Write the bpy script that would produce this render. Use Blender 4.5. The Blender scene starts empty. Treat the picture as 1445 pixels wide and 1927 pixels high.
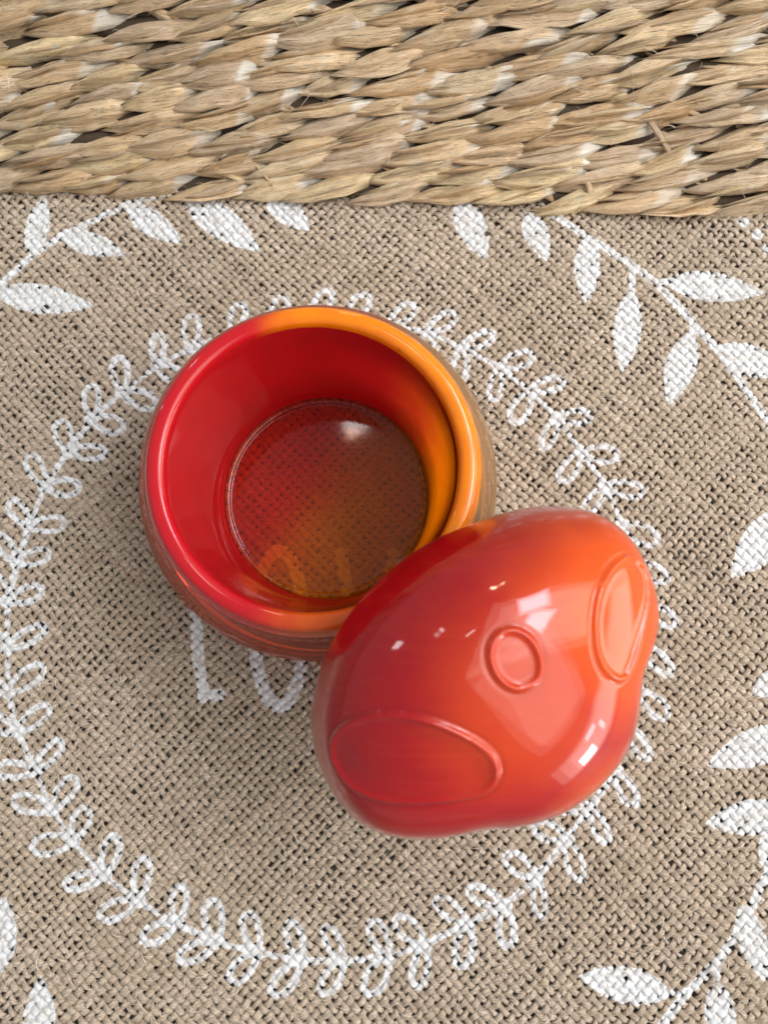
import bpy, math, random
import numpy as np
random.seed(5); rng = np.random.default_rng(11)
R = math.radians
sc = bpy.context.scene
C = sc.collection

# ------------------------------------------------------------------ camera, world, lamps, exposure
cam = bpy.data.cameras.new('camera'); cam_ob = bpy.data.objects.new('camera', cam); C.objects.link(cam_ob)
cam.sensor_fit = 'HORIZONTAL'; cam.sensor_width = 36.0; cam.lens = 36.05
cam.clip_start = 0.01; cam.clip_end = 50.0
cam_ob.location = (0, 0, 0.20); cam_ob.rotation_euler = (R(8.2), 0, 0)
sc.camera = cam_ob
cam.dof.use_dof = True; cam.dof.focus_distance = 0.190; cam.dof.aperture_fstop = 26.0

w = bpy.data.worlds.new('World'); sc.world = w; w.use_nodes = True
bg = w.node_tree.nodes['Background']
bg.inputs['Color'].default_value = (0.86, 0.94, 1.0, 1); bg.inputs['Strength'].default_value = 0.32

def area(name, loc, target, sx, sy, radiance, color, turn=0.0):
    l = bpy.data.lights.new(name, 'AREA'); l.shape = 'RECTANGLE'; l.size = sx; l.size_y = sy
    l.energy = radiance * math.pi * sx * sy; l.color = color
    o = bpy.data.objects.new(name, l); C.objects.link(o); o.location = loc
    from mathutils import Vector
    d = Vector(target) - Vector(loc)
    o.rotation_euler = d.to_track_quat('-Z', 'Y').to_euler() if abs(d.x) + abs(d.y) > 1e-4 else (0, 0, R(turn))
    return o
for q, turn in ((1.0, 0), (0.84, 5), (0.68, -4)):      # soft-edged light from the bright side of the room
    area('ceiling_bounce', (1.12, 0.26, 1.0 + .002 * turn), (1.12, 0.26, 0.0), 2.0 * q, 1.05 * q, 1.0, (1.0, 0.945, 0.86), turn=turn)
    area('ceiling_bounce', (1.055, -0.635, 1.03 + .002 * turn), (1.055, -0.635, 0.0), 1.85 * q, 0.80 * q, 0.72, (1.0, 0.945, 0.86), turn=-45 + turn)
    area('wall_bounce', (2.45 + .01 * q, -0.9, 0.50), (0.0, -0.9, 0.50), 4.2 * q, 0.98 * q, 1.15, (1.0, 0.94, 0.86))
for q in (1.0, 0.72):
    area('upper_window_pane', (0.60, 0.56, 0.97 + .01 * q), (0.60, 0.56, 0.0), 0.32 * q, 0.38 * q, 5.5, (0.80, 0.83, 1.0), turn=12)
    area('upper_window_pane', (0.70, 0.20, 0.97 + .01 * q), (0.70, 0.20, 0.0), 0.28 * q, 0.34 * q, 5.5, (0.82, 0.85, 1.0), turn=-20)
area('low_window_pane', (1.80, -1.44, 0.24), (0.0, 0.0, 0.05), 0.26, 0.26, 17.0, (0.94, 0.96, 1.0))
area('low_window_pane', (1.84, -1.22, 0.58), (0.0, 0.0, 0.05), 0.20, 0.12, 7.0, (0.90, 0.88, 1.0))
area('low_window_pane', (1.90, -1.05, 0.36), (0.0, 0.0, 0.05), 0.07, 0.22, 7.0, (0.92, 0.92, 1.0))
area('ceiling_lamp', (-0.03, 0.315, 1.0), (-0.03, 0.315, 0.0), 0.075, 0.03, 11.0, (1.0, 0.97, 0.93), turn=25)
area('far_window_slit', (-0.57, 0.66, 1.02), (0, 0, 0.06), 0.04, 0.13, 9.0, (0.95, 0.95, 1.0))
area('far_window_slit', (-1.20, 0.72, 0.66), (0, 0, 0.06), 0.05, 0.16, 9.0, (0.95, 0.95, 1.0))
area('lamp', (0.07, 1.2, 0.78), (0, 0, 0.05), 0.13, 0.08, 26.0, (1.0, 0.80, 0.55))
sc.view_settings.view_transform = 'Standard'; sc.view_settings.look = 'None'
sc.view_settings.exposure = 0.35; sc.view_settings.gamma = 1.0
sc.cycles.max_bounces = 10; sc.cycles.transparent_max_bounces = 12
sc.cycles.caustics_reflective = False; sc.cycles.caustics_refractive = False

# ------------------------------------------------------------------ helpers
def mesh(name, co, faces, mat=None, parent=None, smooth=True, uv=None, attr=None, normals=None):
    """co (n,3); faces: (m,4) or (m,3) int array, or list of arrays."""
    me = bpy.data.meshes.new(name)
    fl = faces if isinstance(faces, list) else [faces]
    fl = [np.asarray(f, dtype=np.int32) for f in fl if len(f)]
    loops = np.concatenate([f.ravel() for f in fl])
    tot = np.concatenate([np.full(len(f), f.shape[1], np.int32) for f in fl])
    start = np.concatenate([[0], np.cumsum(tot)[:-1]]).astype(np.int32)
    me.vertices.add(len(co)); me.vertices.foreach_set('co', np.asarray(co, np.float32).ravel())
    me.loops.add(len(loops)); me.loops.foreach_set('vertex_index', loops)
    me.polygons.add(len(tot)); me.polygons.foreach_set('loop_start', start); me.polygons.foreach_set('loop_total', tot)
    me.polygons.foreach_set('use_smooth', np.full(len(tot), bool(smooth)))
    if uv is not None:
        l = me.uv_layers.new(name='UVMap'); l.data.foreach_set('uv', np.asarray(uv, np.float32)[loops].ravel())
    me.update(); me.validate()
    if attr:
        for k, v in attr.items():
            a = me.attributes.new(k, 'FLOAT', 'POINT'); a.data.foreach_set('value', np.asarray(v, np.float32))
    if normals is not None:
        me.normals_split_custom_set_from_vertices(np.asarray(normals, np.float32).tolist())
    if mat: me.materials.append(mat)
    o = bpy.data.objects.new(name, me); C.objects.link(o)
    if parent: o.parent = parent
    return o

def root(name, label, cat, loc=(0, 0, 0), group=None):
    o = bpy.data.objects.new(name, None); C.objects.link(o); o.location = loc
    o['label'] = label; o['category'] = cat; o.empty_display_size = 0.01
    if group: o['group'] = group
    return o

def grid_faces(n, m, wrap=False):
    i = np.arange(n - 1)[:, None]; j = np.arange(m if wrap else m - 1)[None]
    k = (j + 1) % m
    return np.stack([i * m + j, i * m + k, (i + 1) * m + k, (i + 1) * m + j], -1).reshape(-1, 4)

def smooth1(n, step, amp=1.0):
    """smooth 1-D random signal"""
    k = max(4, int(n / step) + 4)
    c = rng.normal(0, 1, k); x = np.linspace(0, k - 3.001, n) + 1; i = x.astype(int); f = x - i
    f = f * f * (3 - 2 * f)
    return amp * (c[i] * (1 - f) + c[np.minimum(i + 1, k - 1)] * f)

class NT:
    def __init__(s, name):
        s.m = bpy.data.materials.new(name); s.m.use_nodes = True; s.t = s.m.node_tree
        s.b = s.t.nodes['Principled BSDF']; s.out = s.t.nodes['Material Output']
    def n(s, typ, **kw):
        x = s.t.nodes.new(typ)
        for k, v in kw.items():
            if k.startswith('i_'): x.inputs[int(k[2:])].default_value = v
            else: setattr(x, k, v)
        return x
    def l(s, a, b): s.t.links.new(a, b)
    def val(s, x, sock):
        if hasattr(x, 'is_output'): s.l(x, sock)
        else: sock.default_value = x
    def math(s, op, a, b=0.0, c=None, clamp=False):
        x = s.n('ShaderNodeMath', operation=op, use_clamp=clamp)
        s.val(a, x.inputs[0]); s.val(b, x.inputs[1])
        if c is not None: s.val(c, x.inputs[2])
        return x.outputs[0]
    def step(s, v, a, b, lo=0.0, hi=1.0):
        x = s.n('ShaderNodeMapRange', interpolation_type='SMOOTHSTEP')
        s.val(v, x.inputs[0]); s.val(a, x.inputs[1]); s.val(b, x.inputs[2]); s.val(lo, x.inputs[3]); s.val(hi, x.inputs[4])
        return x.outputs[0]
    def mix(s, f, a, b, blend='MIX'):
        x = s.n('ShaderNodeMix', data_type='RGBA', blend_type=blend)
        s.val(f, x.inputs[0])
        for q, i in ((a, 6), (b, 7)):
            if hasattr(q, 'is_output'): s.l(q, x.inputs[i])
            else: x.inputs[i].default_value = (*q, 1)
        return x.outputs[2]
    def noise(s, vec, scale, detail=2.0, rough=0.5, dist=0.0):
        x = s.n('ShaderNodeTexNoise'); x.inputs['Scale'].default_value = scale; x.inputs['Detail'].default_value = detail
        x.inputs['Roughness'].default_value = rough; x.inputs['Distortion'].default_value = dist
        if vec is not None: s.l(vec, x.inputs['Vector'])
        return x.outputs[0]
    def vec(s, x, y, z):
        c = s.n('ShaderNodeCombineXYZ')
        for i, q in enumerate((x, y, z)): s.val(q, c.inputs[i])
        return c.outputs[0]
    def bump(s, h, strength, dist):
        x = s.n('ShaderNodeBump'); x.inputs['Strength'].default_value = strength; x.inputs['Distance'].default_value = dist
        s.l(h, x.inputs['Height']); s.l(x.outputs[0], s.b.inputs['Normal'])

# ---- traced shapes (mm on the cloth)
LEAVES= [(-107.4, 90.0, -79.5, 85.8, 8.4), (-90.6, 107.1, -71.1, 100.8, 6.8), (-72.2, 115.4, -56.0, 104.2, 7.4), (-97.5, 100.5, -95.1, 118.5, 6.8), (-56.1, 118.6, -34.1, 101.7, 9.2), (-33.1, 119.4, -20.6, 108.0, 8.0), (20.7, 117.5, 28.2, 99.6, 8.6), (39.9, 113.8, 45.1, 98.9, 7.1), (56.8, 106.7, 55.3, 86.6, 7.3), (68.1, 90.4, 64.4, 66.7, 7.8), (77.0, 93.0, 104.5, 89.7, 8.7), (83.7, 78.2, 76.3, 57.8, 8.3), (89.7, 73.7, 111.4, 66.3, 8.9), (107.3, 30.0, 90.1, 11.5, 10.3), (104.3, -27.0, 81.2, -35.6, 9.1), (101.5, -46.8, 79.8, -49.4, 8.7), (104.0, -13.1, 93.5, -17.9, 6.8), (69.1, -88.7, 47.0, -84.7, 8.5), (87.5, -68.6, 92.3, -86.1, 7.2), (80.5, -86.1, 81.4, -102.6, 7.6), (-95.9, -86.1, -93.1, -66.5, 10.3), (-82.7, -102.6, -83.0, -84.7, 7.9), (93.9, -60.6, 99.6, -45.6, 6.6), (-114.3, 94.3, -109.9, 113.0, 7.4)]
STROKES= [([(-109.5, 88.1), (-105.4, 92.0), (-97.2, 100.5), (-90.2, 106.0), (-83.0, 109.9), (-71.5, 115.9), (-58.3, 120.2)], 1.9), ([(47.0, 112.7), (55.6, 106.7), (67.0, 98.9), (74.8, 92.7), (83.7, 82.0), (89.7, 74.5), (95.6, 65.5), (103.3, 52.3), (107.9, 37.8)], 2.1), ([(68.7, 97.4), (67.7, 88.1)], 1.8), ([(74.8, 92.7), (78.8, 93.2)], 1.8), ([(84.3, 82.0), (83.8, 76.0)], 1.8), ([(98.3, -54.4), (94.5, -61.2), (89.3, -70.4), (81.5, -81.3), (72.7, -88.7), (67.2, -95.0), (64.4, -100.2)], 2.2), ([(68.2, -88.7), (72.7, -88.5)], 1.7), ([(80.8, -81.6), (80.4, -87.3)], 1.7), ([(-48.3, 16.7), (-48.6, 3.0), (-47.6, -9.1), (-45.7, -18.7), (-41.7, -18.2)], 3.2), ([(-11.2, 17.8), (-10.0, 11.2), (-9.1, 5.7), (-4.4, -19.8), (-0.1, 5.7), (1.9, 12.6), (2.4, 17.8)], 3.2), ([(-20.6, -1.5), (-20.8, -7.9), (-21.7, -13.7), (-23.2, -18.0), (-25.1, -20.6), (-27.1, -21.1), (-29.2, -19.6), (-31.0, -16.0), (-32.4, -10.9), (-33.2, -4.8), (-33.4, 1.8), (-32.9, 8.1), (-31.7, 13.4), (-30.0, 17.1), (-27.9, 18.7), (-25.8, 18.2), (-23.8, 15.5), (-22.1, 10.9), (-21.0, 5.0), (-20.6, -1.5)], 3.3), ([(103.5, 106.7), (103.6, 106.6)], 3.1), ([(99.8, 110.5), (100.6, 110.4)], 2.8), ([(106.0, 102.4), (106.1, 102.2)], 2.8), ([(89.7, -15.8), (89.9, -15.9)], 0.1)]
EAR1 = [(1.267, 2.56), (1.148, 2.45), (0.993, 2.376), (0.844, 2.329), (0.705, 2.303), (0.572, 2.305), (0.445, 2.369), (0.338, 2.486), (0.255, 2.691), (0.212, 2.97), (0.248, -3.078), (0.319, -2.953), (0.384, -2.959), (0.433, -3.033), (0.496, 3.129), (0.584, 3.038), (0.687, 2.97), (0.807, 2.908), (0.94, 2.855), (1.079, 2.8), (1.178, 2.728), (1.243, 2.641)]
EAR2 = [(0.904, 0.144), (0.993, 0.068), (1.03, -0.014), (1.004, -0.102), (0.89, -0.157), (0.782, -0.21), (0.675, -0.268), (0.586, -0.34), (0.544, -0.442), (0.513, -0.523), (0.443, -0.502), (0.361, -0.381), (0.339, -0.211), (0.354, -0.019), (0.407, 0.118), (0.496, 0.214), (0.602, 0.249), (0.697, 0.247), (0.811, 0.209)]
NOSE = [(0.283, 0.829), (0.248, 0.823), (0.186, 0.799), (0.15, 0.877), (0.142, 1.036), (0.142, 1.244), (0.142, 1.427), (0.177, 1.555), (0.23, 1.584), (0.283, 1.58), (0.327, 1.544), (0.39, 1.481), (0.425, 1.409), (0.46, 1.341), (0.469, 1.257), (0.478, 1.178), (0.46, 1.105), (0.431, 1.022), (0.39, 0.954), (0.354, 0.901)]
LR = [37.87, 37.95, 37.59, 36.72, 35.48, 34.27, 33.15, 32.03, 30.96, 30.01, 29.17, 28.64, 28.24, 27.87, 27.69, 27.49, 27.37, 27.34, 27.29, 27.34, 27.52, 27.67, 28.0, 28.36, 28.71, 29.18, 29.66, 30.27, 30.85, 31.44, 32.08, 32.72, 33.39, 33.93, 34.45, 34.92, 35.35, 35.72, 35.91, 35.86, 35.4, 34.53, 33.4, 32.24, 31.06, 29.81, 28.71, 27.98, 27.63, 27.54, 27.57, 27.62, 27.69, 27.82, 28.03, 28.25, 28.41, 28.55, 28.7, 28.87, 29.03, 29.23, 29.45, 29.6, 29.66, 29.64, 29.53, 29.36, 29.16, 29.0, 28.98, 29.28, 30.08, 31.63, 33.49, 34.89, 35.81, 36.51, 37.04, 37.5]
STRAWS = [(70.0, 21.5, 1.6, 6.5, -7.6, 1.7, 'short flat grey straw stick lying aslant across the plaited rows'), (54.5, 8.5, 1.8, 1.9, -5.2, 1.7, 'small brown straw stub near the lowest plaited row'), (-35.0, 7.5, 2.0, 4.6, -5.0, 0.8, 'thin pale frayed straw splinter on the lowest plaited row')]
# ------------------------------------------------------------------ materials
def mat_yarn():
    k = NT('jute_yarn'); uv = k.n('ShaderNodeUVMap').outputs[0]
    sp = k.n('ShaderNodeSeparateXYZ'); k.l(uv, sp.inputs[0])
    ob = k.n('ShaderNodeObjectInfo'); geo = k.n('ShaderNodeNewGeometry').outputs['Position']
    ang = k.math('MULTIPLY_ADD', sp.outputs[0], 0.9, k.math('MULTIPLY', sp.outputs[1], 1.25))
    v = k.vec(k.math('MULTIPLY', sp.outputs[0], 0.28), ang, k.math('MULTIPLY', ob.outputs['Random'], 97.0))
    fib = k.noise(v, 1.9, 5.0, 0.72)
    col = k.mix(k.step(fib, 0.33, 0.66), (0.27, 0.20, 0.142), (0.75, 0.63, 0.495))
    big = k.noise(geo, 40.0, 2.0)
    col = k.mix(k.step(big, 0.35, 0.7, 0.0, 0.45), col, (0.40, 0.31, 0.22))
    col = k.mix(k.math('MULTIPLY', ob.outputs['Random'], 0.30), col, (0.50, 0.40, 0.28))
    at = k.n('ShaderNodeAttribute', attribute_name='print_mm').outputs['Fac']
    nz = k.noise(geo, 900.0, 3.0, 0.6)
    wv = k.math('ADD', at, k.math('MULTIPLY', k.math('SUBTRACT', nz, 0.5), 1.0))
    f = k.step(wv, -0.07, 0.10)
    worn = k.step(k.noise(geo, 1500.0, 2.0), 0.30, 0.42, 0.72, 1.0)
    f = k.math('MULTIPLY', f, worn)
    k.l(k.mix(f, col, (0.80, 0.81, 0.81)), k.b.inputs['Base Color'])
    k.l(k.math('MULTIPLY_ADD', f, -0.18, 0.66), k.b.inputs['Roughness'])
    k.b.inputs['Specular IOR Level'].default_value = 0.35
    k.bump(fib, 1.0, 0.00035)
    return k.m

def mat_paint():
    k = NT('white_fabric_paint'); geo = k.n('ShaderNodeNewGeometry').outputs['Position']
    n = k.noise(geo, 700.0, 3.0, 0.6)
    k.l(k.mix(n, (0.76, 0.75, 0.73), (0.82, 0.82, 0.81)), k.b.inputs['Base Color'])
    k.b.inputs['Roughness'].default_value = 0.48; k.bump(n, 0.7, 0.0003)
    return k.m

def mat_plain(name, col, rough=0.6, scale=60.0, var=0.35):
    k = NT(name); geo = k.n('ShaderNodeNewGeometry').outputs['Position']
    n = k.noise(geo, scale, 4.0, 0.6)
    k.l(k.mix(n, tuple(c * (1 - var) for c in col), tuple(c * (1 + var) for c in col)), k.b.inputs['Base Color'])
    k.b.inputs['Roughness'].default_value = rough
    return k.m

def mat_fuzz():
    k = NT('jute_fibre'); ob = k.n('ShaderNodeNewGeometry').outputs['Random Per Island']
    k.l(k.mix(ob, (0.40, 0.28, 0.16), (0.95, 0.86, 0.72)), k.b.inputs['Base Color'])
    k.b.inputs['Roughness'].default_value = 0.45
    return k.m

def mat_seagrass():
    k = NT('seagrass_leaf'); uv = k.n('ShaderNodeUVMap').outputs[0]
    sp = k.n('ShaderNodeSeparateXYZ'); k.l(uv, sp.inputs[0]); ob = k.n('ShaderNodeObjectInfo')
    rnd = ob.outputs['Random']
    tone = k.n('ShaderNodeValToRGB'); k.l(rnd, tone.inputs[0]); cr = tone.color_ramp
    cr.elements[0].position = 0; cr.elements[0].color = (0.633, 0.429, 0.239, 1)
    cr.elements[1].position = 1; cr.elements[1].color = (0.920, 0.700, 0.408, 1)
    for p, c in ((0.14, (0.852, 0.609, 0.350)), (0.28, (0.677, 0.503, 0.326)), (0.42, (0.920, 0.710, 0.399)), (0.56, (0.742, 0.519, 0.301)), (0.68, (0.655, 0.488, 0.326)), (0.80, (0.896, 0.657, 0.389)), (0.9, (0.677, 0.435, 0.219))):
        e = cr.elements.new(p); e.color = (*c, 1)
    z = k.math('MULTIPLY', rnd, 91.0)
    grain = k.noise(k.vec(k.math('MULTIPLY', sp.outputs[0], 0.10), k.math('MULTIPLY', sp.outputs[1], 2.6), z), 1.5, 5.0, 0.68)
    blot = k.noise(k.vec(k.math('MULTIPLY', sp.outputs[0], 0.22), k.math('MULTIPLY', sp.outputs[1], 0.5), z), 1.0, 2.0)
    geo = k.n('ShaderNodeNewGeometry').outputs['Position']
    col = k.mix(k.step(grain, 0.34, 0.58, 0.36, 0.0), tone.outputs[0], (0.22, 0.145, 0.08))
    col = k.mix(k.step(blot, 0.55, 0.75, 0.0, 0.40), col, (0.40, 0.26, 0.14))
    col = k.mix(k.step(blot, 0.46, 0.24, 0.0, 0.6), col, (0.80, 0.69, 0.50))
    crack = k.noise(k.vec(k.math('MULTIPLY', sp.outputs[0], 0.06), k.math('MULTIPLY', sp.outputs[1], 3.2), z), 2.2, 1.0)
    cm = k.math('MULTIPLY', k.step(k.math('ABSOLUTE', k.math('SUBTRACT', crack, 0.5)), 0.026, 0.008), 0.9)
    col = k.mix(cm, col, (0.10, 0.065, 0.04))
    pale = k.n('ShaderNodeAttribute', attribute_name='pale').outputs['Fac']
    col = k.mix(pale, col, (0.84, 0.79, 0.69))  # painted sheen: the highlight on the leaf ends is put into the colour
    k.l(col, k.b.inputs['Base Color'])
    k.b.inputs['Roughness'].default_value = 0.33; k.b.inputs['Specular IOR Level'].default_value = 0.75
    k.bump(k.math('SUBTRACT', grain, cm), 0.8, 0.0005)
    return k.m

def glass_common(k, col, ior, rough):
    k.l(col, k.b.inputs['Base Color'])
    k.b.inputs['IOR'].default_value = ior; k.b.inputs['Roughness'].default_value = rough
    k.b.inputs['Subsurface Weight'].default_value = 0.35
    k.b.inputs['Subsurface Radius'].default_value = (1.0, 0.30, 0.12)
    k.b.inputs['Subsurface Scale'].default_value = 0.004

RED = (0.53, 0.006, 0.014); ORANGE = (0.86, 0.235, 0.001)
def mat_bowl(name, lo, hi, slant, ior=1.52, glow=0.0, red=RED):
    """red cased glass turning to orange; lo/hi: where along x (m) the orange starts and is full"""
    k = NT(name); tc = k.n('ShaderNodeTexCoord').outputs['Object']
    sp = k.n('ShaderNodeSeparateXYZ'); k.l(tc, sp.inputs[0])
    nz = k.noise(tc, 55.0, 3.0, 0.6); fine = k.noise(tc, 420.0, 3.0, 0.6)
    v = k.math('ADD', sp.outputs[0], k.math('MULTIPLY', k.math('SUBTRACT', nz, 0.5), 0.016))
    v = k.math('ADD', v, k.math('MULTIPLY', sp.outputs[1], -slant))
    f = k.step(v, lo, hi)
    cl = k.mix(k.math('MULTIPLY', f, k.step(sp.outputs[1], -0.030, -0.012, 0.45, 1.0)), red, ORANGE)
    speck = k.math('MULTIPLY', k.step(fine, 0.64, 0.74), k.math('MULTIPLY', f, k.step(sp.outputs[1], 0.012, 0.028)))
    cl = k.mix(k.math('MULTIPLY', speck, 0.7), cl, (0.42, 0.010, 0.010))
    cl = k.mix(k.step(k.noise(tc, 160.0, 3.0), 0.3, 0.75, 0.0, 0.18), cl, (0.45, 0.02, 0.01))
    glass_common(k, cl, ior, 0.045)
    if glow > 0:
        k.b.inputs['Subsurface Weight'].default_value = 0.0
        tl = k.n('ShaderNodeBsdfTranslucent'); k.l(cl, tl.inputs[0])
        mx = k.n('ShaderNodeMixShader'); k.l(k.math('MULTIPLY_ADD', f, 0.58, glow), mx.inputs[0])
        k.l(k.b.outputs[0], mx.inputs[1]); k.l(tl.outputs[0], mx.inputs[2]); k.l(mx.outputs[0], k.out.inputs[0])
    return k.m

def mat_casing():
    """clear outer layer with a blush of red, orange on one side"""
    k = NT('clear_casing_glass'); tc = k.n('ShaderNodeTexCoord').outputs['Object']
    sp = k.n('ShaderNodeSeparateXYZ'); k.l(tc, sp.inputs[0])
    f = k.step(sp.outputs[0], 0.004, 0.030)
    tint = k.mix(f, (0.995, 0.60, 0.52), (1.0, 0.86, 0.56))
    tr = k.n('ShaderNodeBsdfTransparent'); k.l(tint, tr.inputs[0])
    rf = k.n('ShaderNodeBsdfRefraction'); k.l(tint, rf.inputs[0]); rf.inputs['IOR'].default_value = 1.35; rf.inputs['Roughness'].default_value = 0.0
    gl = k.n('ShaderNodeBsdfGlossy'); gl.inputs['Roughness'].default_value = 0.03; k.l(k.mix(f, (1.0, 0.58, 0.49), (1.0, 0.80, 0.58)), gl.inputs['Color'])
    fr = k.n('ShaderNodeFresnel'); fr.inputs[0].default_value = 1.55
    m1 = k.n('ShaderNodeMixShader'); m1.inputs[0].default_value = 0.02; k.l(tr.outputs[0], m1.inputs[1]); k.l(rf.outputs[0], m1.inputs[2])
    df = k.n('ShaderNodeBsdfDiffuse'); k.l(k.mix(f, (0.88, 0.17, 0.13), (0.95, 0.56, 0.28)), df.inputs[0])  # diffuse pink to peach added to brighten the clear glass, standing in for light
    m3 = k.n('ShaderNodeMixShader'); m3.inputs[0].default_value = 0.24; k.l(m1.outputs[0], m3.inputs[1]); k.l(df.outputs[0], m3.inputs[2]); m1 = m3
    m2 = k.n('ShaderNodeMixShader'); k.l(fr.outputs[0], m2.inputs[0]); k.l(m1.outputs[0], m2.inputs[1]); k.l(gl.outputs[0], m2.inputs[2])
    k.l(m2.outputs[0], k.out.inputs[0])
    return k.m

def mat_floor_glass():
    k = NT('amber_clear_glass'); tc = k.n('ShaderNodeTexCoord').outputs['Object']
    sp = k.n('ShaderNodeSeparateXYZ'); k.l(tc, sp.inputs[0])
    nz = k.noise(tc, 60.0, 2.0)
    v = k.math('ADD', k.math('SUBTRACT', sp.outputs[0], k.math('MULTIPLY', sp.outputs[1], 0.75)), k.math('MULTIPLY', k.math('SUBTRACT', nz, 0.5), 0.018))
    f = k.step(v, -0.016, 0.012)
    tint = k.mix(f, (0.99, 0.46, 0.32), (0.997, 0.71, 0.16))
    milk = k.mix(f, (0.72, 0.03, 0.02), (0.90, 0.25, 0.002))
    tr = k.n('ShaderNodeBsdfTransparent'); k.l(tint, tr.inputs[0])
    df = k.n('ShaderNodeBsdfDiffuse'); k.l(milk, df.inputs[0])
    gl = k.n('ShaderNodeBsdfGlossy'); gl.inputs['Roughness'].default_value = 0.05; gl.inputs['Color'].default_value = (1, 1, 1, 1)
    fr = k.n('ShaderNodeFresnel'); fr.inputs[0].default_value = 1.40
    sparkle = k.step(k.noise(tc, 2600.0, 1.0), 0.70, 0.78, 0.0, 0.35)
    m1 = k.n('ShaderNodeMixShader'); k.l(k.math('ADD', 0.12, sparkle), m1.inputs[0]); k.l(tr.outputs[0], m1.inputs[1]); k.l(df.outputs[0], m1.inputs[2])
    m2 = k.n('ShaderNodeMixShader'); k.l(fr.outputs[0], m2.inputs[0]); k.l(m1.outputs[0], m2.inputs[1]); k.l(gl.outputs[0], m2.inputs[2])
    k.l(m2.outputs[0], k.out.inputs[0])
    return k.m

def mat_lid():
    k = NT('red_lustre_glass'); tc = k.n('ShaderNodeTexCoord').outputs['Object']
    nz = k.noise(tc, 50.0, 3.0, 0.55); fine = k.noise(tc, 240.0, 3.0, 0.6)
    def blob(c, r):
        d = k.n('ShaderNodeVectorMath', operation='DISTANCE'); k.l(tc, d.inputs[0]); d.inputs[1].default_value = c
        return k.step(k.math('ADD', d.outputs['Value'], k.math('MULTIPLY', k.math('SUBTRACT', nz, 0.5), 0.016)), r, r * 0.25)
    f = k.math('MAXIMUM', blob((0.024, 0.012, 0.018), 0.030), k.math('MULTIPLY', blob((0.006, -0.004, 0.026), 0.024), 0.45))
    f = k.math('MAXIMUM', f, k.math('MULTIPLY', blob((0.020, -0.022, 0.010), 0.016), 0.7))
    f = k.math('MAXIMUM', f, k.math('MULTIPLY', blob((-0.018, -0.022, 0.004), 0.016), 0.35))
    cl = k.mix(f, (0.37, 0.0035, 0.006), (0.70, 0.088, 0.004))
    cl = k.mix(k.step(fine, 0.3, 0.75, 0.0, 0.16), cl, (0.42, 0.010, 0.012))
    mp = k.n('ShaderNodeMapping'); k.l(tc, mp.inputs[0]); mp.inputs['Rotation'].default_value = (0.3, 0.2, 0.9); mp.inputs['Scale'].default_value = (60, 900, 300)
    st = k.noise(mp.outputs[0], 1.0, 3.0, 0.6)
    cl = k.mix(k.step(st, 0.45, 0.75, 0.0, 0.06), cl, (0.80, 0.13, 0.01))
    glass_common(k, cl, 1.20, 0.30)
    k.b.inputs['Coat Weight'].default_value = 0.9; k.b.inputs['Coat Roughness'].default_value = 0.05; k.b.inputs['Coat IOR'].default_value = 1.5
    return k.m

M_yarn = mat_yarn(); M_paint = mat_paint(); M_fuzz = mat_fuzz(); M_sea = mat_seagrass()
M_table = mat_plain('dark_table_wood', (0.19, 0.178, 0.158), 0.6)
M_core = mat_plain('seagrass_core', (0.07, 0.045, 0.026), 0.85, 300.0)  # very dark: shade of the gaps between leaves is put into this colour
M_floor = mat_floor_glass(); M_lid = mat_lid()
M_wall = mat_bowl('cased_glass_wall', 0.004, 0.030, 0.45, glow=0.36, red=(0.80, 0.013, 0.022)); M_rim = mat_bowl('cased_glass_rim', -0.013, -0.002, 0.0)
M_outer = mat_casing()

mm = 0.001
# ------------------------------------------------------------------ table under the cloth
tb = []
mesh('table_top', np.array([(-.6, -.5, -.0032), (.6, -.5, -.0032), (.6, .6, -.0032), (-.6, .6, -.0032)]), np.array([[0, 1, 2, 3]]), M_table, smooth=False)['kind'] = 'structure'

# ------------------------------------------------------------------ print on the cloth as a distance field (mm)
GX0, GY0, GS = -130.0, -125.0, 0.25
GW, GH = int(262 / GS), int(290 / GS)
SDF = np.full((GH, GW), -9.0, np.float32)
def window(x0, y0, x1, y1, pad=3.5):
    i0 = max(0, int((x0 - pad - GX0) / GS)); i1 = min(GW, int((x1 + pad - GX0) / GS) + 1)
    j0 = max(0, int((y0 - pad - GY0) / GS)); j1 = min(GH, int((y1 + pad - GY0) / GS) + 1)
    if i1 <= i0 or j1 <= j0: return None
    X, Y = np.meshgrid(GX0 + np.arange(i0, i1) * GS, GY0 + np.arange(j0, j1) * GS)
    return (slice(j0, j1), slice(i0, i1)), X, Y
def stroke(pts, width):
    pts = np.asarray(pts, float)
    for (x0, y0), (x1, y1) in zip(pts[:-1], pts[1:]):
        wn = window(min(x0, x1), min(y0, y1), max(x0, x1), max(y0, y1))
        if wn is None: continue
        sl, X, Y = wn; dx, dy = x1 - x0, y1 - y0
        t = np.clip(((X - x0) * dx + (Y - y0) * dy) / (dx * dx + dy * dy + 1e-9), 0, 1)
        d = width / 2 - np.hypot(X - x0 - t * dx, Y - y0 - t * dy)
        SDF[sl] = np.maximum(SDF[sl], d)
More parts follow.
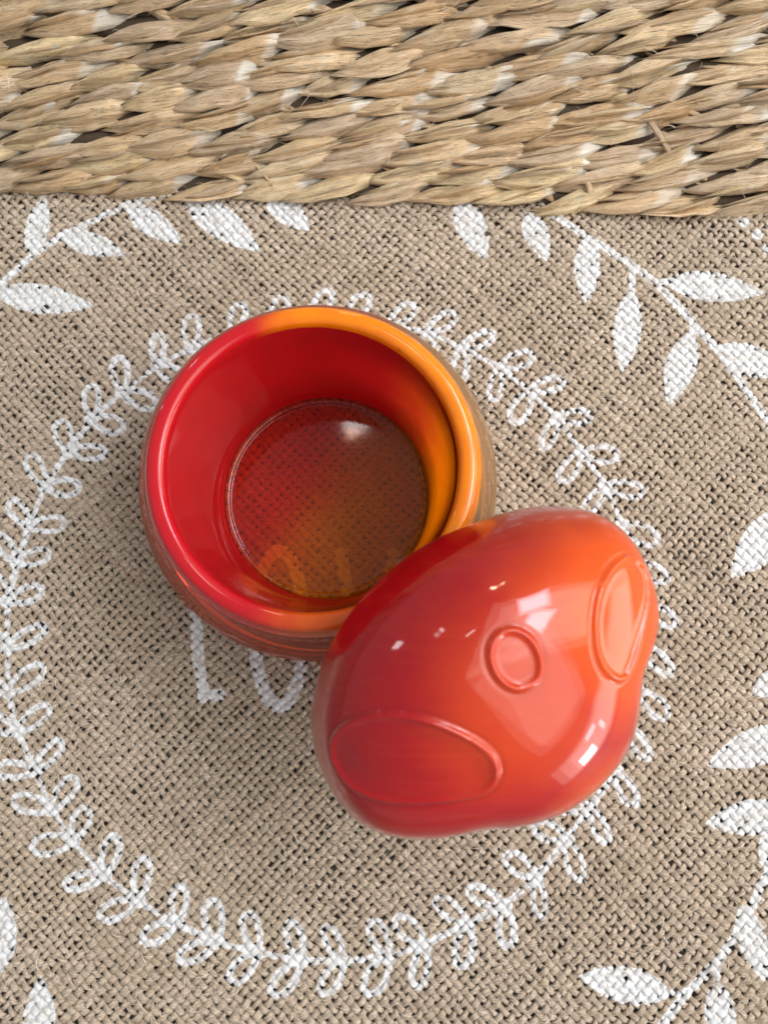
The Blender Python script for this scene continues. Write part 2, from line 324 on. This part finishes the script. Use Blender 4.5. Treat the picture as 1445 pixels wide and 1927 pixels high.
def leaf_shape(bx, by, tx, ty, width):
    wn = window(min(bx, tx) - width / 2, min(by, ty) - width / 2, max(bx, tx) + width / 2, max(by, ty) + width / 2)
    if wn is None: return
    sl, X, Y = wn; L = math.hypot(tx - bx, ty - by); ux, uy = (tx - bx) / L, (ty - by) / L
    t = ((X - bx) * ux + (Y - by) * uy) / L; p = np.abs(-(X - bx) * uy + (Y - by) * ux)
    tt = np.clip(t, 0, 1)
    half = width / 2 * np.sin(np.pi * tt ** 0.85) ** 0.8
    d = half - p; d = np.where((t < 0) | (t > 1), -np.maximum(np.abs(t - 0.5) - 0.5, 0) * L - p, d)
    SDF[sl] = np.maximum(SDF[sl], d)
for q in LEAVES: leaf_shape(*q)
for p, wd in STROKES: stroke(p, wd)
WC, WR = (-15.4, 0.8), 82.0
ring = []
for i in range(48):
    az = i * 7.5; az += 3.7 - 1.1 * math.cos(R(az)); az += rng.normal(0, .35)
    rr = WR + rng.normal(0, .5)
    ring.append((az, WC[0] + rr * math.cos(R(az)), WC[1] + rr * math.sin(R(az))))
for i, (az, x, y) in enumerate(ring):
    x2, y2 = ring[(i + 1) % 48][1:]
    stroke([(x, y), (x2, y2)], 1.5 + rng.uniform(-.2, .3))
    stroke([(x - .5, y), (x + .5, y)], 3.2)
    tx, ty = math.sin(R(az)), -math.cos(R(az)); ox, oy = math.cos(R(az)), math.sin(R(az))
    for sgn, a0 in ((1, 54), (-1, 66)):
        a = R(a0 + rng.normal(0, 5)); ln = 9.4 + rng.normal(0, .5); wdt = 4.3 + rng.normal(0, .4)
        dx, dy = tx * math.cos(a) + sgn * ox * math.sin(a), ty * math.cos(a) + sgn * oy * math.sin(a)
        u = np.linspace(0, 1, 15); th = 2 * np.pi * u
        al = ln * (0.5 - 0.5 * np.cos(th)); pe = wdt / 2 * np.sin(th) * (0.35 + 0.75 * np.sin(np.pi * u))
        stroke(np.c_[x + al * dx - pe * dy, y + al * dy + pe * dx], 1.6 + rng.uniform(-.2, .3))
def sdf_at(x, y):
    fx = np.clip((x - GX0) / GS, 0, GW - 1.01); fy = np.clip((y - GY0) / GS, 0, GH - 1.01)
    i = fx.astype(int); j = fy.astype(int); u = fx - i; v = fy - j
    return SDF[j, i] * (1 - u) * (1 - v) + SDF[j, i + 1] * u * (1 - v) + SDF[j + 1, i] * (1 - u) * v + SDF[j + 1, i + 1] * u * v

# ------------------------------------------------------------------ burlap: every yarn a part
cloth = root('burlap_cloth', 'tan jute burlap cloth printed with a white looped wreath, leaf sprays and lettering', 'tablecloth')
P = 2.02; X0, X1, Y0, Y1 = -124.0, 124.0, -114.0, 152.0
S2 = math.sqrt(0.5)
def warp_xy(x, y):
    dx = 0.8 * np.sin(y / 31.0 + x / 47.0) + 0.5 * np.sin(y / 13.0 - x / 19.0 + 1.3)
    dy = 0.8 * np.sin(x / 27.0 - y / 53.0 + .7) + 0.5 * np.sin(x / 15.0 + y / 17.0)
    return x + dx, y + dy
A, BV, AH, ZM = 0.42, 0.38, 0.735, -0.80
NS = 5
ANG = np.radians(np.linspace(-112, 112, 7))
def yarn(fam, idx):
    c = idx * P + rng.normal(0, .11)
    # e along, f across
    if fam == 0: e, f = np.array([S2, S2]), np.array([-S2, S2])
    else: e, f = np.array([-S2, S2]), np.array([S2, S2])
    # clip line  c*f + s*e to rectangle
    lo, hi = -1e9, 1e9
    for ax, (m0, m1) in enumerate(((X0, X1), (Y0, Y1))):
        s0, s1 = sorted(((m0 - c * f[ax]) / e[ax], (m1 - c * f[ax]) / e[ax])); lo, hi = max(lo, s0), min(hi, s1)
    if hi - lo < 4 * P: return None
    k0, k1 = int(math.ceil(lo / P)), int(hi / P)
    n = (k1 - k0) * NS + 1
    s = np.linspace(k0, k1, n)
    cz = np.cos(np.pi * s) * (1 if (idx % 2 == 0) == (fam == 0) else -1)
    z = ZM + A * np.sign(cz) * np.abs(cz) ** 0.8 + smooth1(n, 7, 0.06)
    lat = c + smooth1(n, 16, 0.13) + smooth1(n, 5, 0.07)
    wv = AH * rng.normal(1, .07) * np.clip(1 + smooth1(n, 11, 0.13) + smooth1(n, 60, 0.10) + rng.normal(0, .05), .62, 1.4)
    tw = rng.uniform(0, 6)
    ph = np.pi * s * P * 0.55 + tw
    lateral = lat[:, None] + wv[:, None] * np.sin(ANG)[None]
    rad = 1 + 0.07 * np.sin(3 * ANG[None] + ph[:, None] * 1.3)
    zz = z[:, None] + BV * np.cos(ANG)[None] * rad
    x = s[:, None] * P * e[0] + lateral * f[0]; y = s[:, None] * P * e[1] + lateral * f[1]
    x, y = warp_xy(x, y)
    sd = sdf_at(x, y)
    sd = np.where(zz < -1.05, np.minimum(sd, (zz + 1.35) * 2.0), sd)   # ink does not reach the bottom of the gaps
    co = np.stack([x, y, zz], -1).reshape(-1, 3) * mm
    uv = np.stack([np.repeat((s * P)[:, None], 7, 1), np.repeat(ANG[None], n, 0)], -1).reshape(-1, 2)
    F = grid_faces(n, 7)
    if fam == 1: F = F[:, ::-1]
    return mesh('warp_yarn' if fam == 0 else 'weft_yarn', co, F[:, ::-1], M_yarn, cloth, uv=uv, attr={'print_mm': sd.ravel()})
nmax = int((abs(X0) + abs(Y1)) * S2 / P) + 3
n_y = 0
for fam in (0, 1):
    for idx in range(-nmax, nmax + 1):
        if yarn(fam, idx): n_y += 1
print('yarns', n_y)

# paint that bridges the gaps inside the printed shapes
def hole_paint():
    ii, jj = np.meshgrid(np.arange(-nmax, nmax), np.arange(-nmax, nmax)); a = (ii.ravel() + .5) * P; b = (jj.ravel() + .5) * P
    x = a * S2 - b * S2; y = a * S2 + b * S2; x, y = warp_xy(x, y)
    k = (x > X0 + 2) & (x < X1 - 2) & (y > Y0 + 2) & (y < Y1 - 2); x, y = x[k], y[k]
    d = sdf_at(x, y); pr = np.clip((d - 0.15) / 1.0, 0, 1) * 0.93
    k = rng.random(len(d)) < pr; x, y = x[k], y[k]
    n = len(x); u = np.linspace(-1, 1, 4); U, V = np.meshgrid(u, u); U, V = U.ravel(), V.ravel(); h = P * .56
    lx = (U * S2 - V * S2) * h; ly = (U * S2 + V * S2) * h
    co = np.zeros((n, 16, 3)); co[:, :, 0] = x[:, None] + lx + rng.normal(0, .05, (n, 16)); co[:, :, 1] = y[:, None] + ly + rng.normal(0, .05, (n, 16))
    co[:, :, 2] = -0.58 - 0.20 * (1 - U * U) * (1 - V * V) + rng.normal(0, .07, (n, 16))
    F = (grid_faces(4, 4)[None] + (np.arange(n) * 16)[:, None, None]).reshape(-1, 4)
    o = mesh('paint_film', co.reshape(-1, 3) * mm, F, M_paint, cloth); o['kind'] = 'stuff'
hole_paint()

def tubes(name, paths, rad, mat, parent, sides=3):
    """paths (n,k,3) metres -> thin tapered tubes in one mesh"""
    n, k, _ = paths.shape
    T = np.gradient(paths, axis=1); T /= np.linalg.norm(T, axis=2, keepdims=True) + 1e-12
    up = np.array([0, 0, 1.0]); S = np.cross(T, up); S /= np.linalg.norm(S, axis=2, keepdims=True) + 1e-9; U = np.cross(S, T)
    a = np.arange(sides) * 2 * np.pi / sides
    tp = (np.sin(np.linspace(.25, np.pi - .12, k)) ** .5)[None, :, None, None]
    co = paths[:, :, None] + np.asarray(rad).reshape(-1, 1, 1, 1) * tp * (np.cos(a)[None, None, :, None] * S[:, :, None] + np.sin(a)[None, None, :, None] * U[:, :, None])
    F = (grid_faces(k, sides, True)[None] + (np.arange(n) * k * sides)[:, None, None]).reshape(-1, 4)
    return mesh(name, co.reshape(-1, 3), F, mat, parent)
def fuzz():
    n, k = 16000, 6
    x = rng.uniform(-112, 112, n); y = rng.uniform(-106, 120, n)
    k_ = np.hypot(x + 14.8, y - 32.1) > 33; x, y = x[k_], y[k_]; n = len(x)
    a = np.where(rng.random(n) < .6, np.pi / 4 * (1 + 2 * rng.integers(0, 4, n)) + rng.normal(0, .4, n), rng.uniform(0, 2 * np.pi, n))
    ln = rng.gamma(2.2, 0.9, n) + 0.8; curl = rng.normal(0, .7, n)
    t = np.linspace(0, 1, k)[None]
    aa = a[:, None] + curl[:, None] * t
    st = ln[:, None] / (k - 1)
    px = x[:, None] + np.cumsum(np.cos(aa) * st, 1); py = y[:, None] + np.cumsum(np.sin(aa) * st, 1)
    hgt = rng.uniform(.15, 1.5, n)[:, None] ** 1.3
    pz = -0.22 + hgt * np.sin(np.pi * (t * .9 + .05)) * 1.2
    o = tubes('loose_fibre', np.stack([px, py, np.broadcast_to(pz, px.shape)], -1) * mm, rng.uniform(.032, .070, n) * mm, M_fuzz, cloth); o['kind'] = 'stuff'
fuzz()

# ------------------------------------------------------------------ seagrass basket
basket = root('seagrass_basket', 'woven seagrass basket side with plaited rows along the top', 'basket', (0, .1166, .0008))
YAW, ALPHA, ROWS = -0.037, R(30), 5.3
ex = np.array([math.cos(YAW), math.sin(YAW), 0]); ey = np.array([-math.sin(YAW), math.cos(YAW), 0]); ez = np.array([0, 0, 1.0])
es = ey * math.cos(ALPHA) + ez * math.sin(ALPHA); en = -ey * math.sin(ALPHA) + ez * math.cos(ALPHA)
BO = np.array([0, .1166, 0.0008])
def bpos(x, s, h):      # mm in row frame -> metres relative to the basket root
    return (np.asarray(x)[..., None] * ex + np.asarray(s)[..., None] * es + np.asarray(h)[..., None] * en) * mm
def strand(parent, x0, s0, W, L, under=False, wide=1.0, lift=0.0):
    nl, nw = 24, 15
    l = np.linspace(0, 1, nl)[:, None]; v = np.linspace(-1, 1, nw)[None]
    sg = -1 if under else 1
    rise = W * rng.uniform(.75, 1.45)
    path = s0 + sg * rise * (l ** .85 - .52) - sg * W * .10 * np.sin(np.pi * l)
    hw = W * wide * rng.uniform(.44, .58) * np.clip((l / .42), 0.02, 1) ** .75 * (1 - .45 * np.clip((l - .70) / .30, 0, 1) ** 1.3)
    lc = rng.uniform(.60, .80); tilt = rng.normal(0, .10)
    crown = lift + rng.uniform(1.3, 2.5) if not under else 0.1
    h = crown * (1 - np.abs(2 * l ** .80 - 1) ** 2.6) + np.where(l > lc, -(l - lc) * rng.uniform(6.0, 11.0), 0) - 1.1 * np.clip(1 - l / .16, 0, 1)
    h = h - (np.abs(v) ** 2.6) * rng.uniform(.7, 1.7) * (0.5 + .5 * np.clip(l * 3, 0, 1)) + tilt * v * 2
    # folds along the leaf
    nf = rng.integers(2, 5)
    for _ in range(nf):
        vc = rng.uniform(-.75, .75); dv = rng.normal(0, .25); a_ = rng.uniform(.25, .75) * rng.choice([-1, 1])
        lin = vc + dv * (l - .5)
        h = h + a_ * np.tanh((v - lin) * 16) * np.clip(np.sin(np.pi * np.clip(l * 1.05, 0, 1)), 0, 1) ** .5 - .35 * np.exp(-((v - lin) / .06) ** 2)
    h = h + smooth1(nl, 5, .12)[:, None] + smooth1(nw, 3, .07)[None]
    edge = 1 + smooth1(nl, 3, .05)[:, None] * np.sign(v)
    s = path + hw * v * edge + smooth1(nl, 7, .15)[:, None]
    x = x0 + L * l + (0.5 * W * v * .4 * sg) + 0 * v + np.where(l > .95, rng.normal(0, .5, (1, nw)), 0)
    if under: h = h - 1.2
    lc2 = rng.uniform(.62, .84)
    pale = np.clip((l - lc2) / .03, 0, 1) * np.clip((1.02 - l) / .10, 0, 1) * (rng.uniform(.45, 1.0) if (rng.random() < .75 and not under) else rng.uniform(0, .12)) + 0 * v  # mask of the painted highlight where the leaf end turns down
    uv = np.stack([(l * L + 0 * v), (v * W * .5 + 0 * l)], -1).reshape(-1, 2)
    # closed leaf: a second skin a little under the first
    top = bpos(x, s, h).reshape(-1, 3); bot = bpos(x, s, h - .22).reshape(-1, 3); N = len(top)
    F = grid_faces(nl, nw)
    rim = np.concatenate([np.arange(nw), np.arange(1, nl) * nw + nw - 1, (nl - 1) * nw + np.arange(nw - 2, -1, -1), np.arange(nl - 2, 0, -1) * nw])
    nx = np.roll(rim, -1)
    side = np.stack([rim, rim + N, nx + N, nx], 1)
    return mesh('seagrass_leaf', np.concatenate([top, bot]), np.concatenate([F[:, ::-1][:, ::-1], F[:, ::-1] + N, side]), M_sea, parent,
                uv=np.concatenate([uv, uv]), attr={'pale': np.concatenate([pale.ravel(), np.zeros(N)])})
n_s = 0
for r in range(15):
    s0 = 2.2 + r * ROWS
    xs = np.linspace(-150, 150, 60); th = np.radians(np.linspace(-100, 100, 7))
    wob = smooth1(60, 9, .25)
    co = bpos(np.repeat(xs[:, None], 7, 1), s0 + wob[:, None] + 2.9 * np.sin(th)[None], -2.9 + 2.3 * np.cos(th)[None] + 0 * xs[:, None]).reshape(-1, 3)
    braid = mesh('braid', co, grid_faces(60, 7), M_core, basket)
    x = -136 + rng.uniform(0, 15)
    while x < 128:
        p = 16.5 * rng.uniform(.78, 1.22)
        jit = rng.normal(0, .5)
        if abs(x) < 118 and r < 11:
            strand(braid, x + p * .55, s0 + 2.9, 5.6, 20 * rng.uniform(.8, 1.1), under=True); n_s += 1
        strand(braid, x, s0 + jit, 6.1 * rng.uniform(.85, 1.15), p + 14.0 * rng.uniform(.85, 1.2)); n_s += 1
        if abs(x + 8) < 112 and r < 11:
            strand(braid, x + rng.uniform(0, 5), s0 + jit + rng.uniform(-1.7, 1.7), 5.6, (p + 12) * rng.uniform(.7, .95), wide=rng.uniform(.28, .55), lift=.6); n_s += 1
        x += p
print('strands', n_s)

def basket_fibres():
    n, k = 170, 6
    x = rng.uniform(-105, 105, n); s = rng.uniform(1, 50, n); a = rng.normal(.3, .9, n); L = rng.gamma(2.5, 1.3, n) + 1
    t = np.linspace(0, 1, k)[None]; cu = rng.normal(0, .9, n)[:, None]
    aa = a[:, None] + cu * t; st = L[:, None] / (k - 1)
    px = x[:, None] + np.cumsum(np.cos(aa) * st, 1); ps = s[:, None] + np.cumsum(np.sin(aa) * st, 1)
    hh = 1.4 + rng.uniform(0, 1.2, n)[:, None] * np.sin(np.pi * t) + rng.uniform(0, 1.0, n)[:, None] * t
    o = tubes('loose_fibre', bpos(px, ps, hh), rng.uniform(.03, .09, n) * mm, M_fuzz, basket); o['kind'] = 'stuff'
basket_fibres()

# ------------------------------------------------------------------ glass bowl
CXY = np.array([-.0148, .0321])
bowl = root('glass_bowl', 'open round red and orange glass bowl with clear amber bottom', 'bowl', (CXY[0], CXY[1], 0))
def chaikin(p, it=3):
    p = np.asarray(p, float)
    for _ in range(it):
        q = np.empty((2 * len(p) - 2, 2)); q[0::2] = .75 * p[:-1] + .25 * p[1:]; q[1::2] = .25 * p[:-1] + .75 * p[1:]
        p = np.vstack([p[:1], q, p[-1:]])
    return p
PROF = chaikin([(25.9, .5), (28, .5), (31, .7), (34.5, 3.2), (38.0, 9), (40.2, 16), (41.0, 23.5), (40.3, 30), (38.4, 36.5), (36.2, 41.0), (34.6, 43.4),
        (34.15, 44.5), (34.0, 45.4), (33.3, 46.0), (32.0, 46.12), (31.0, 45.9), (30.3, 45.2), (30.0, 43.9), (29.7, 41), (29.2, 35), (28.6, 28), (28.0, 20), (27.5, 13), (27.15, 9.5), (26.95, 8.3), (26.8, 7.4), (26.7, 6.2), (26.5, 5.4), (26.3, 5.0)])
NA = 144
def lathe(prof):
    th = np.linspace(0, 2 * np.pi, NA, endpoint=False)
    co = np.stack([prof[:, :1] * np.cos(th), prof[:, :1] * np.sin(th), np.repeat(prof[:, 1:], NA, 1)], -1)
    t = np.gradient(prof, axis=0); nr, nz = t[:, 1], -t[:, 0]; q = np.hypot(nr, nz) + 1e-9
    nn = np.stack([(nr / q)[:, None] * np.cos(th), (nr / q)[:, None] * np.sin(th), np.repeat((nz / q)[:, None], NA, 1)], -1)
    return co * mm, nn
co, nn = lathe(PROF)
def piece(name, lo, hi, mat):
    c = co[lo:hi].reshape(-1, 3)
    return mesh(name, c, grid_faces(hi - lo, NA, True), mat, bowl, normals=nn[lo:hi].reshape(-1, 3))
i0 = int(np.argmax(PROF[:, 1] > 42.6)); i1 = len(PROF) - int(np.argmax(PROF[::-1, 1] > 44.0))
piece('outer_wall', 0, i0 + 1, M_outer); piece('rim', i0, i1, M_rim); piece('inner_wall', i1 - 1, len(PROF), M_wall)
DP = chaikin([(.01, .45), (25.85, .45), (26.2, .7), (26.28, 4.2), (26.2, 4.9), (25.6, 5.5), (24.9, 5.3), (24.5, 4.95), (24.0, 4.82), (10, 4.8), (.01, 4.8)], 2)
dco, dnn = lathe(DP)
mesh('base_disc', dco.reshape(-1, 3), grid_faces(len(DP), NA, True), M_floor, bowl, normals=dnn.reshape(-1, 3))

# ------------------------------------------------------------------ glass lid
LC = np.array([.01871809, -.00913485, .04873929])
la = np.array([.69190536, .72198821, 0]); lb = np.array([-.66941581, .64152348, .37460659]); ln_ = np.array([.27046154, -.25919231, .92718385])
DD = np.array([.72, -.69]) / np.hypot(.72, .69)
PC = np.array([*(CXY + .0335 * DD), .0463])
lid = root('glass_cover', 'glossy red domed glass lid with raised ovals leaning on the bowl', 'lid', tuple(LC))
NTH, NPH, HU, EXP = 480, 150, .025, .80
th = np.linspace(0, 2 * np.pi, NTH, endpoint=False)
def r_of(t):
    f = (np.asarray(t) / (2 * np.pi) * len(LR)) % len(LR); i = np.floor(f).astype(int); u = f - i; q = np.asarray(LR) * mm; n = len(LR)
    a0, a1, a2, a3 = q[(i - 1) % n], q[i % n], q[(i + 1) % n], q[(i + 2) % n]
    return .5 * (2 * a1 + (a2 - a0) * u + (2 * a0 - 5 * a1 + 4 * a2 - a3) * u ** 2 + (3 * a1 - a0 - 3 * a2 + a3) * u ** 3)
def dome(ph, t):
    Lf = np.abs(np.sin(ph)) ** EXP; z = HU * np.abs(np.cos(ph)) ** EXP; r = r_of(t)
    # the outline's dents fade towards the top
    k = np.clip(ph / 1.1, 0, 1); k = k * k * (3 - 2 * k); rs = r * k + .0312 * (1 - k)
    return np.stack([Lf * rs * np.cos(t), Lf * rs * np.sin(t), z], -1)
ph = np.linspace(0.006, np.pi / 2, NPH)
PHI, THE = np.meshgrid(ph, th, indexing='ij')
up = dome(PHI, THE)
# skirt down to a flat bottom that rests on the bowl's rim and on the cloth
toloc = np.stack([la, lb, ln_], 0)      # rows: local axes in world
best = None
for slope in np.linspace(.40, 1.0, 61):
    pn = np.array([slope * DD[0], slope * DD[1], 1.0]); pn /= np.linalg.norm(pn); pl = toloc @ pn
    pcl = toloc @ (PC - LC)
    a_ = np.radians(np.linspace(0, 82, 22))[1:]
    rows = []
    for q in a_:
        Lf = np.cos(q) ** .25
        x, y = Lf * r_of(th) * np.cos(th), Lf * r_of(th) * np.sin(th)
        D = (pl[0] * (x - pcl[0]) + pl[1] * (y - pcl[1]) - pl[2] * pcl[2]) / pl[2]
        rows.append(np.stack([x, y, -np.maximum(D, .004) * np.sin(q) / np.sin(a_[-1])], -1))
    sk = np.array(rows); zmin = (sk @ toloc)[..., 2].min() + LC[2]
    if best is None or abs(zmin - .0001) < best[0]: best = (abs(zmin - .0001), sk, slope)
print('lid bottom slope', best[2], best[0])
G = np.concatenate([up, best[1]]); NR = len(G)
def nrm(G):
    du = np.roll(G, -1, 1) - np.roll(G, 1, 1); dv = np.gradient(G, axis=0); n = np.cross(dv, du); n /= np.linalg.norm(n, axis=2, keepdims=True) + 1e-15
    return n if n[5, 0, 2] > 0 else -n
N0 = nrm(G)
def ring_poly(picks, m=220):
    st = np.array([(p * math.cos(t), p * math.sin(t)) for p, t in picks]); n = len(st)
    for _ in range(2): st = (np.roll(st, 1, 0) + 2 * st + np.roll(st, -1, 0)) / 4
    f = np.linspace(0, n, m, endpoint=False); i = f.astype(int); u = (f - i)[:, None]
    g = lambda k: st[(i + k) % n]
    return .5 * (2 * g(0) + (g(1) - g(-1)) * u + (2 * g(-1) - 5 * g(0) + 4 * g(1) - g(2)) * u ** 2 + (3 * g(0) - g(-1) - 3 * g(1) + g(2)) * u ** 3)
def inside(px, py, poly):
    c = np.zeros(px.shape, bool); x0, y0 = poly[:, 0], poly[:, 1]; x1, y1 = np.roll(x0, -1), np.roll(y0, -1)
    for a, b, d, e in zip(x0, y0, x1, y1):
        if b == e: continue
        k = ((b > py) != (e > py)) & (px < (d - a) * (py - b) / (e - b) + a); c ^= k
    return c
SX, SY = np.full((NR, NTH), 9.0), np.full((NR, NTH), 9.0)
SX[:NPH] = PHI * np.cos(THE); SY[:NPH] = PHI * np.sin(THE)
owner = np.zeros((NR, NTH), int); disp = np.zeros((NR, NTH))
for k, (picks, hgt, wid, dep, run) in enumerate(((EAR1, .00058, .00055, .00045, .0035), (EAR2, .00055, .00048, .00022, .002), (NOSE, .00055, .00052, .00010, .0015))):
    st = ring_poly(picks); P3 = dome(np.hypot(st[:, 0], st[:, 1]), np.arctan2(st[:, 1], st[:, 0]))
    d = np.full(NPH * NTH, 9.0); V = up.reshape(-1, 3)
    for p in P3: d = np.minimum(d, ((V - p) ** 2).sum(1))
    d = np.sqrt(d).reshape(NPH, NTH); ins = inside(SX[:NPH], SY[:NPH], st)
    x = np.clip(d / run, 0, 1); x = x * x * (3 - 2 * x)
    disp[:NPH] += hgt * np.exp(-(d / wid) ** 2) - np.where(ins, dep * x, 0) - .00010 * np.exp(-((d - 1.9 * wid) / (wid * .9)) ** 2) * (~ins)
    owner[:NPH][ins | (d < wid * 2.0)] = k + 1
G = G + N0 * disp[..., None]
N1 = nrm(G)
pole = np.array([[0, 0, G[0, :, 2].mean()]])
V = np.concatenate([G.reshape(-1, 3), pole]); VN = np.concatenate([N1.reshape(-1, 3), [[0, 0, 1.0]]])
world_V = V @ toloc
world_N = VN @ toloc
F = grid_faces(NR, NTH, True); fo = owner.reshape(-1)[F].max(1)
j = np.arange(NTH)
capt = np.stack([np.full(NTH, NR * NTH), (j + 1) % NTH, j], 1)
def sub(name, quads, tris=None):
    idx = np.unique(np.concatenate([quads.ravel(), tris.ravel()]) if tris is not None else quads.ravel())
    mp = np.full(len(V), -1); mp[idx] = np.arange(len(idx))
    fl = [mp[quads][:, ::-1]] + ([mp[tris][:, ::-1]] if tris is not None else [])
    return mesh(name, world_V[idx], fl, M_lid, lid, normals=world_N[idx])
fcap = owner.reshape(-1)[capt[:, 1:]].max()
sub('dome', F[fo == 0], capt if fcap == 0 else None)
for k, nm in ((1, 'oval_ridge'), (2, 'oval_ridge'), (3, 'round_ridge')):
    sub(nm, F[fo == k], capt if fcap == k else None)
lastring = world_V[(NR - 1) * NTH: NR * NTH]
cc = lastring.mean(0)
inner = cc + (lastring - cc) * .82; deep = inner + np.array([0, 0, .006])
bv = np.concatenate([lastring, inner, deep, [cc + np.array([0, 0, .008])]])
mesh('underside', bv, [np.concatenate([np.stack([j + a * NTH, (j + 1) % NTH + a * NTH, (j + 1) % NTH + (a + 1) * NTH, j + (a + 1) * NTH], 1) for a in (0, 1)])[:, ::-1],
     np.stack([j + 2 * NTH, (j + 1) % NTH + 2 * NTH, np.full(NTH, 3 * NTH)], 1)], M_lid, lid)

# ------------------------------------------------------------------ bits of straw caught on the basket
def straw(x, s, h, dx, ds, wd, label, bend=0.0):
    n = 6; t = np.linspace(0, 1, n); L = math.hypot(dx, ds); px, ps = -ds / L, dx / L
    prof = [(-1, 0), (-.6, .5), (.1, .62), (.7, .4), (1, 0), (0, -.25)]
    co = np.zeros((n, 6, 3))
    for i, u in enumerate(t):
        for q, (a, b_) in enumerate(prof):
            ww = wd / 2 * (1 - .12 * u)
            co[i, q] = bpos(x + dx * u + px * a * ww, s + ds * u + ps * a * ww + bend * math.sin(math.pi * u), h + b_ * wd * .5 + .4 * math.sin(math.pi * u))
    base = co.reshape(-1, 3) + BO; c0 = base.mean(0)
    F = grid_faces(n, 6, True); cap = [np.array([[0, 1, 2], [0, 2, 3], [0, 3, 4], [0, 4, 5]]), np.array([[0, 2, 1], [0, 3, 2], [0, 4, 3], [0, 5, 4]]) + (n - 1) * 6]
    uv = np.stack([np.repeat(t[:, None] * L, 6, 1), np.repeat(np.linspace(-2, 2, 6)[None], n, 0)], -1).reshape(-1, 2)
    o = mesh('straw_piece', base - c0, [F, cap[0], cap[1]], M_sea, None, smooth=False, uv=uv); o.location = c0
    o['label'] = label; o['category'] = 'straw'; o['group'] = 'loose straw bits on the basket'
for q in STRAWS: straw(*q)
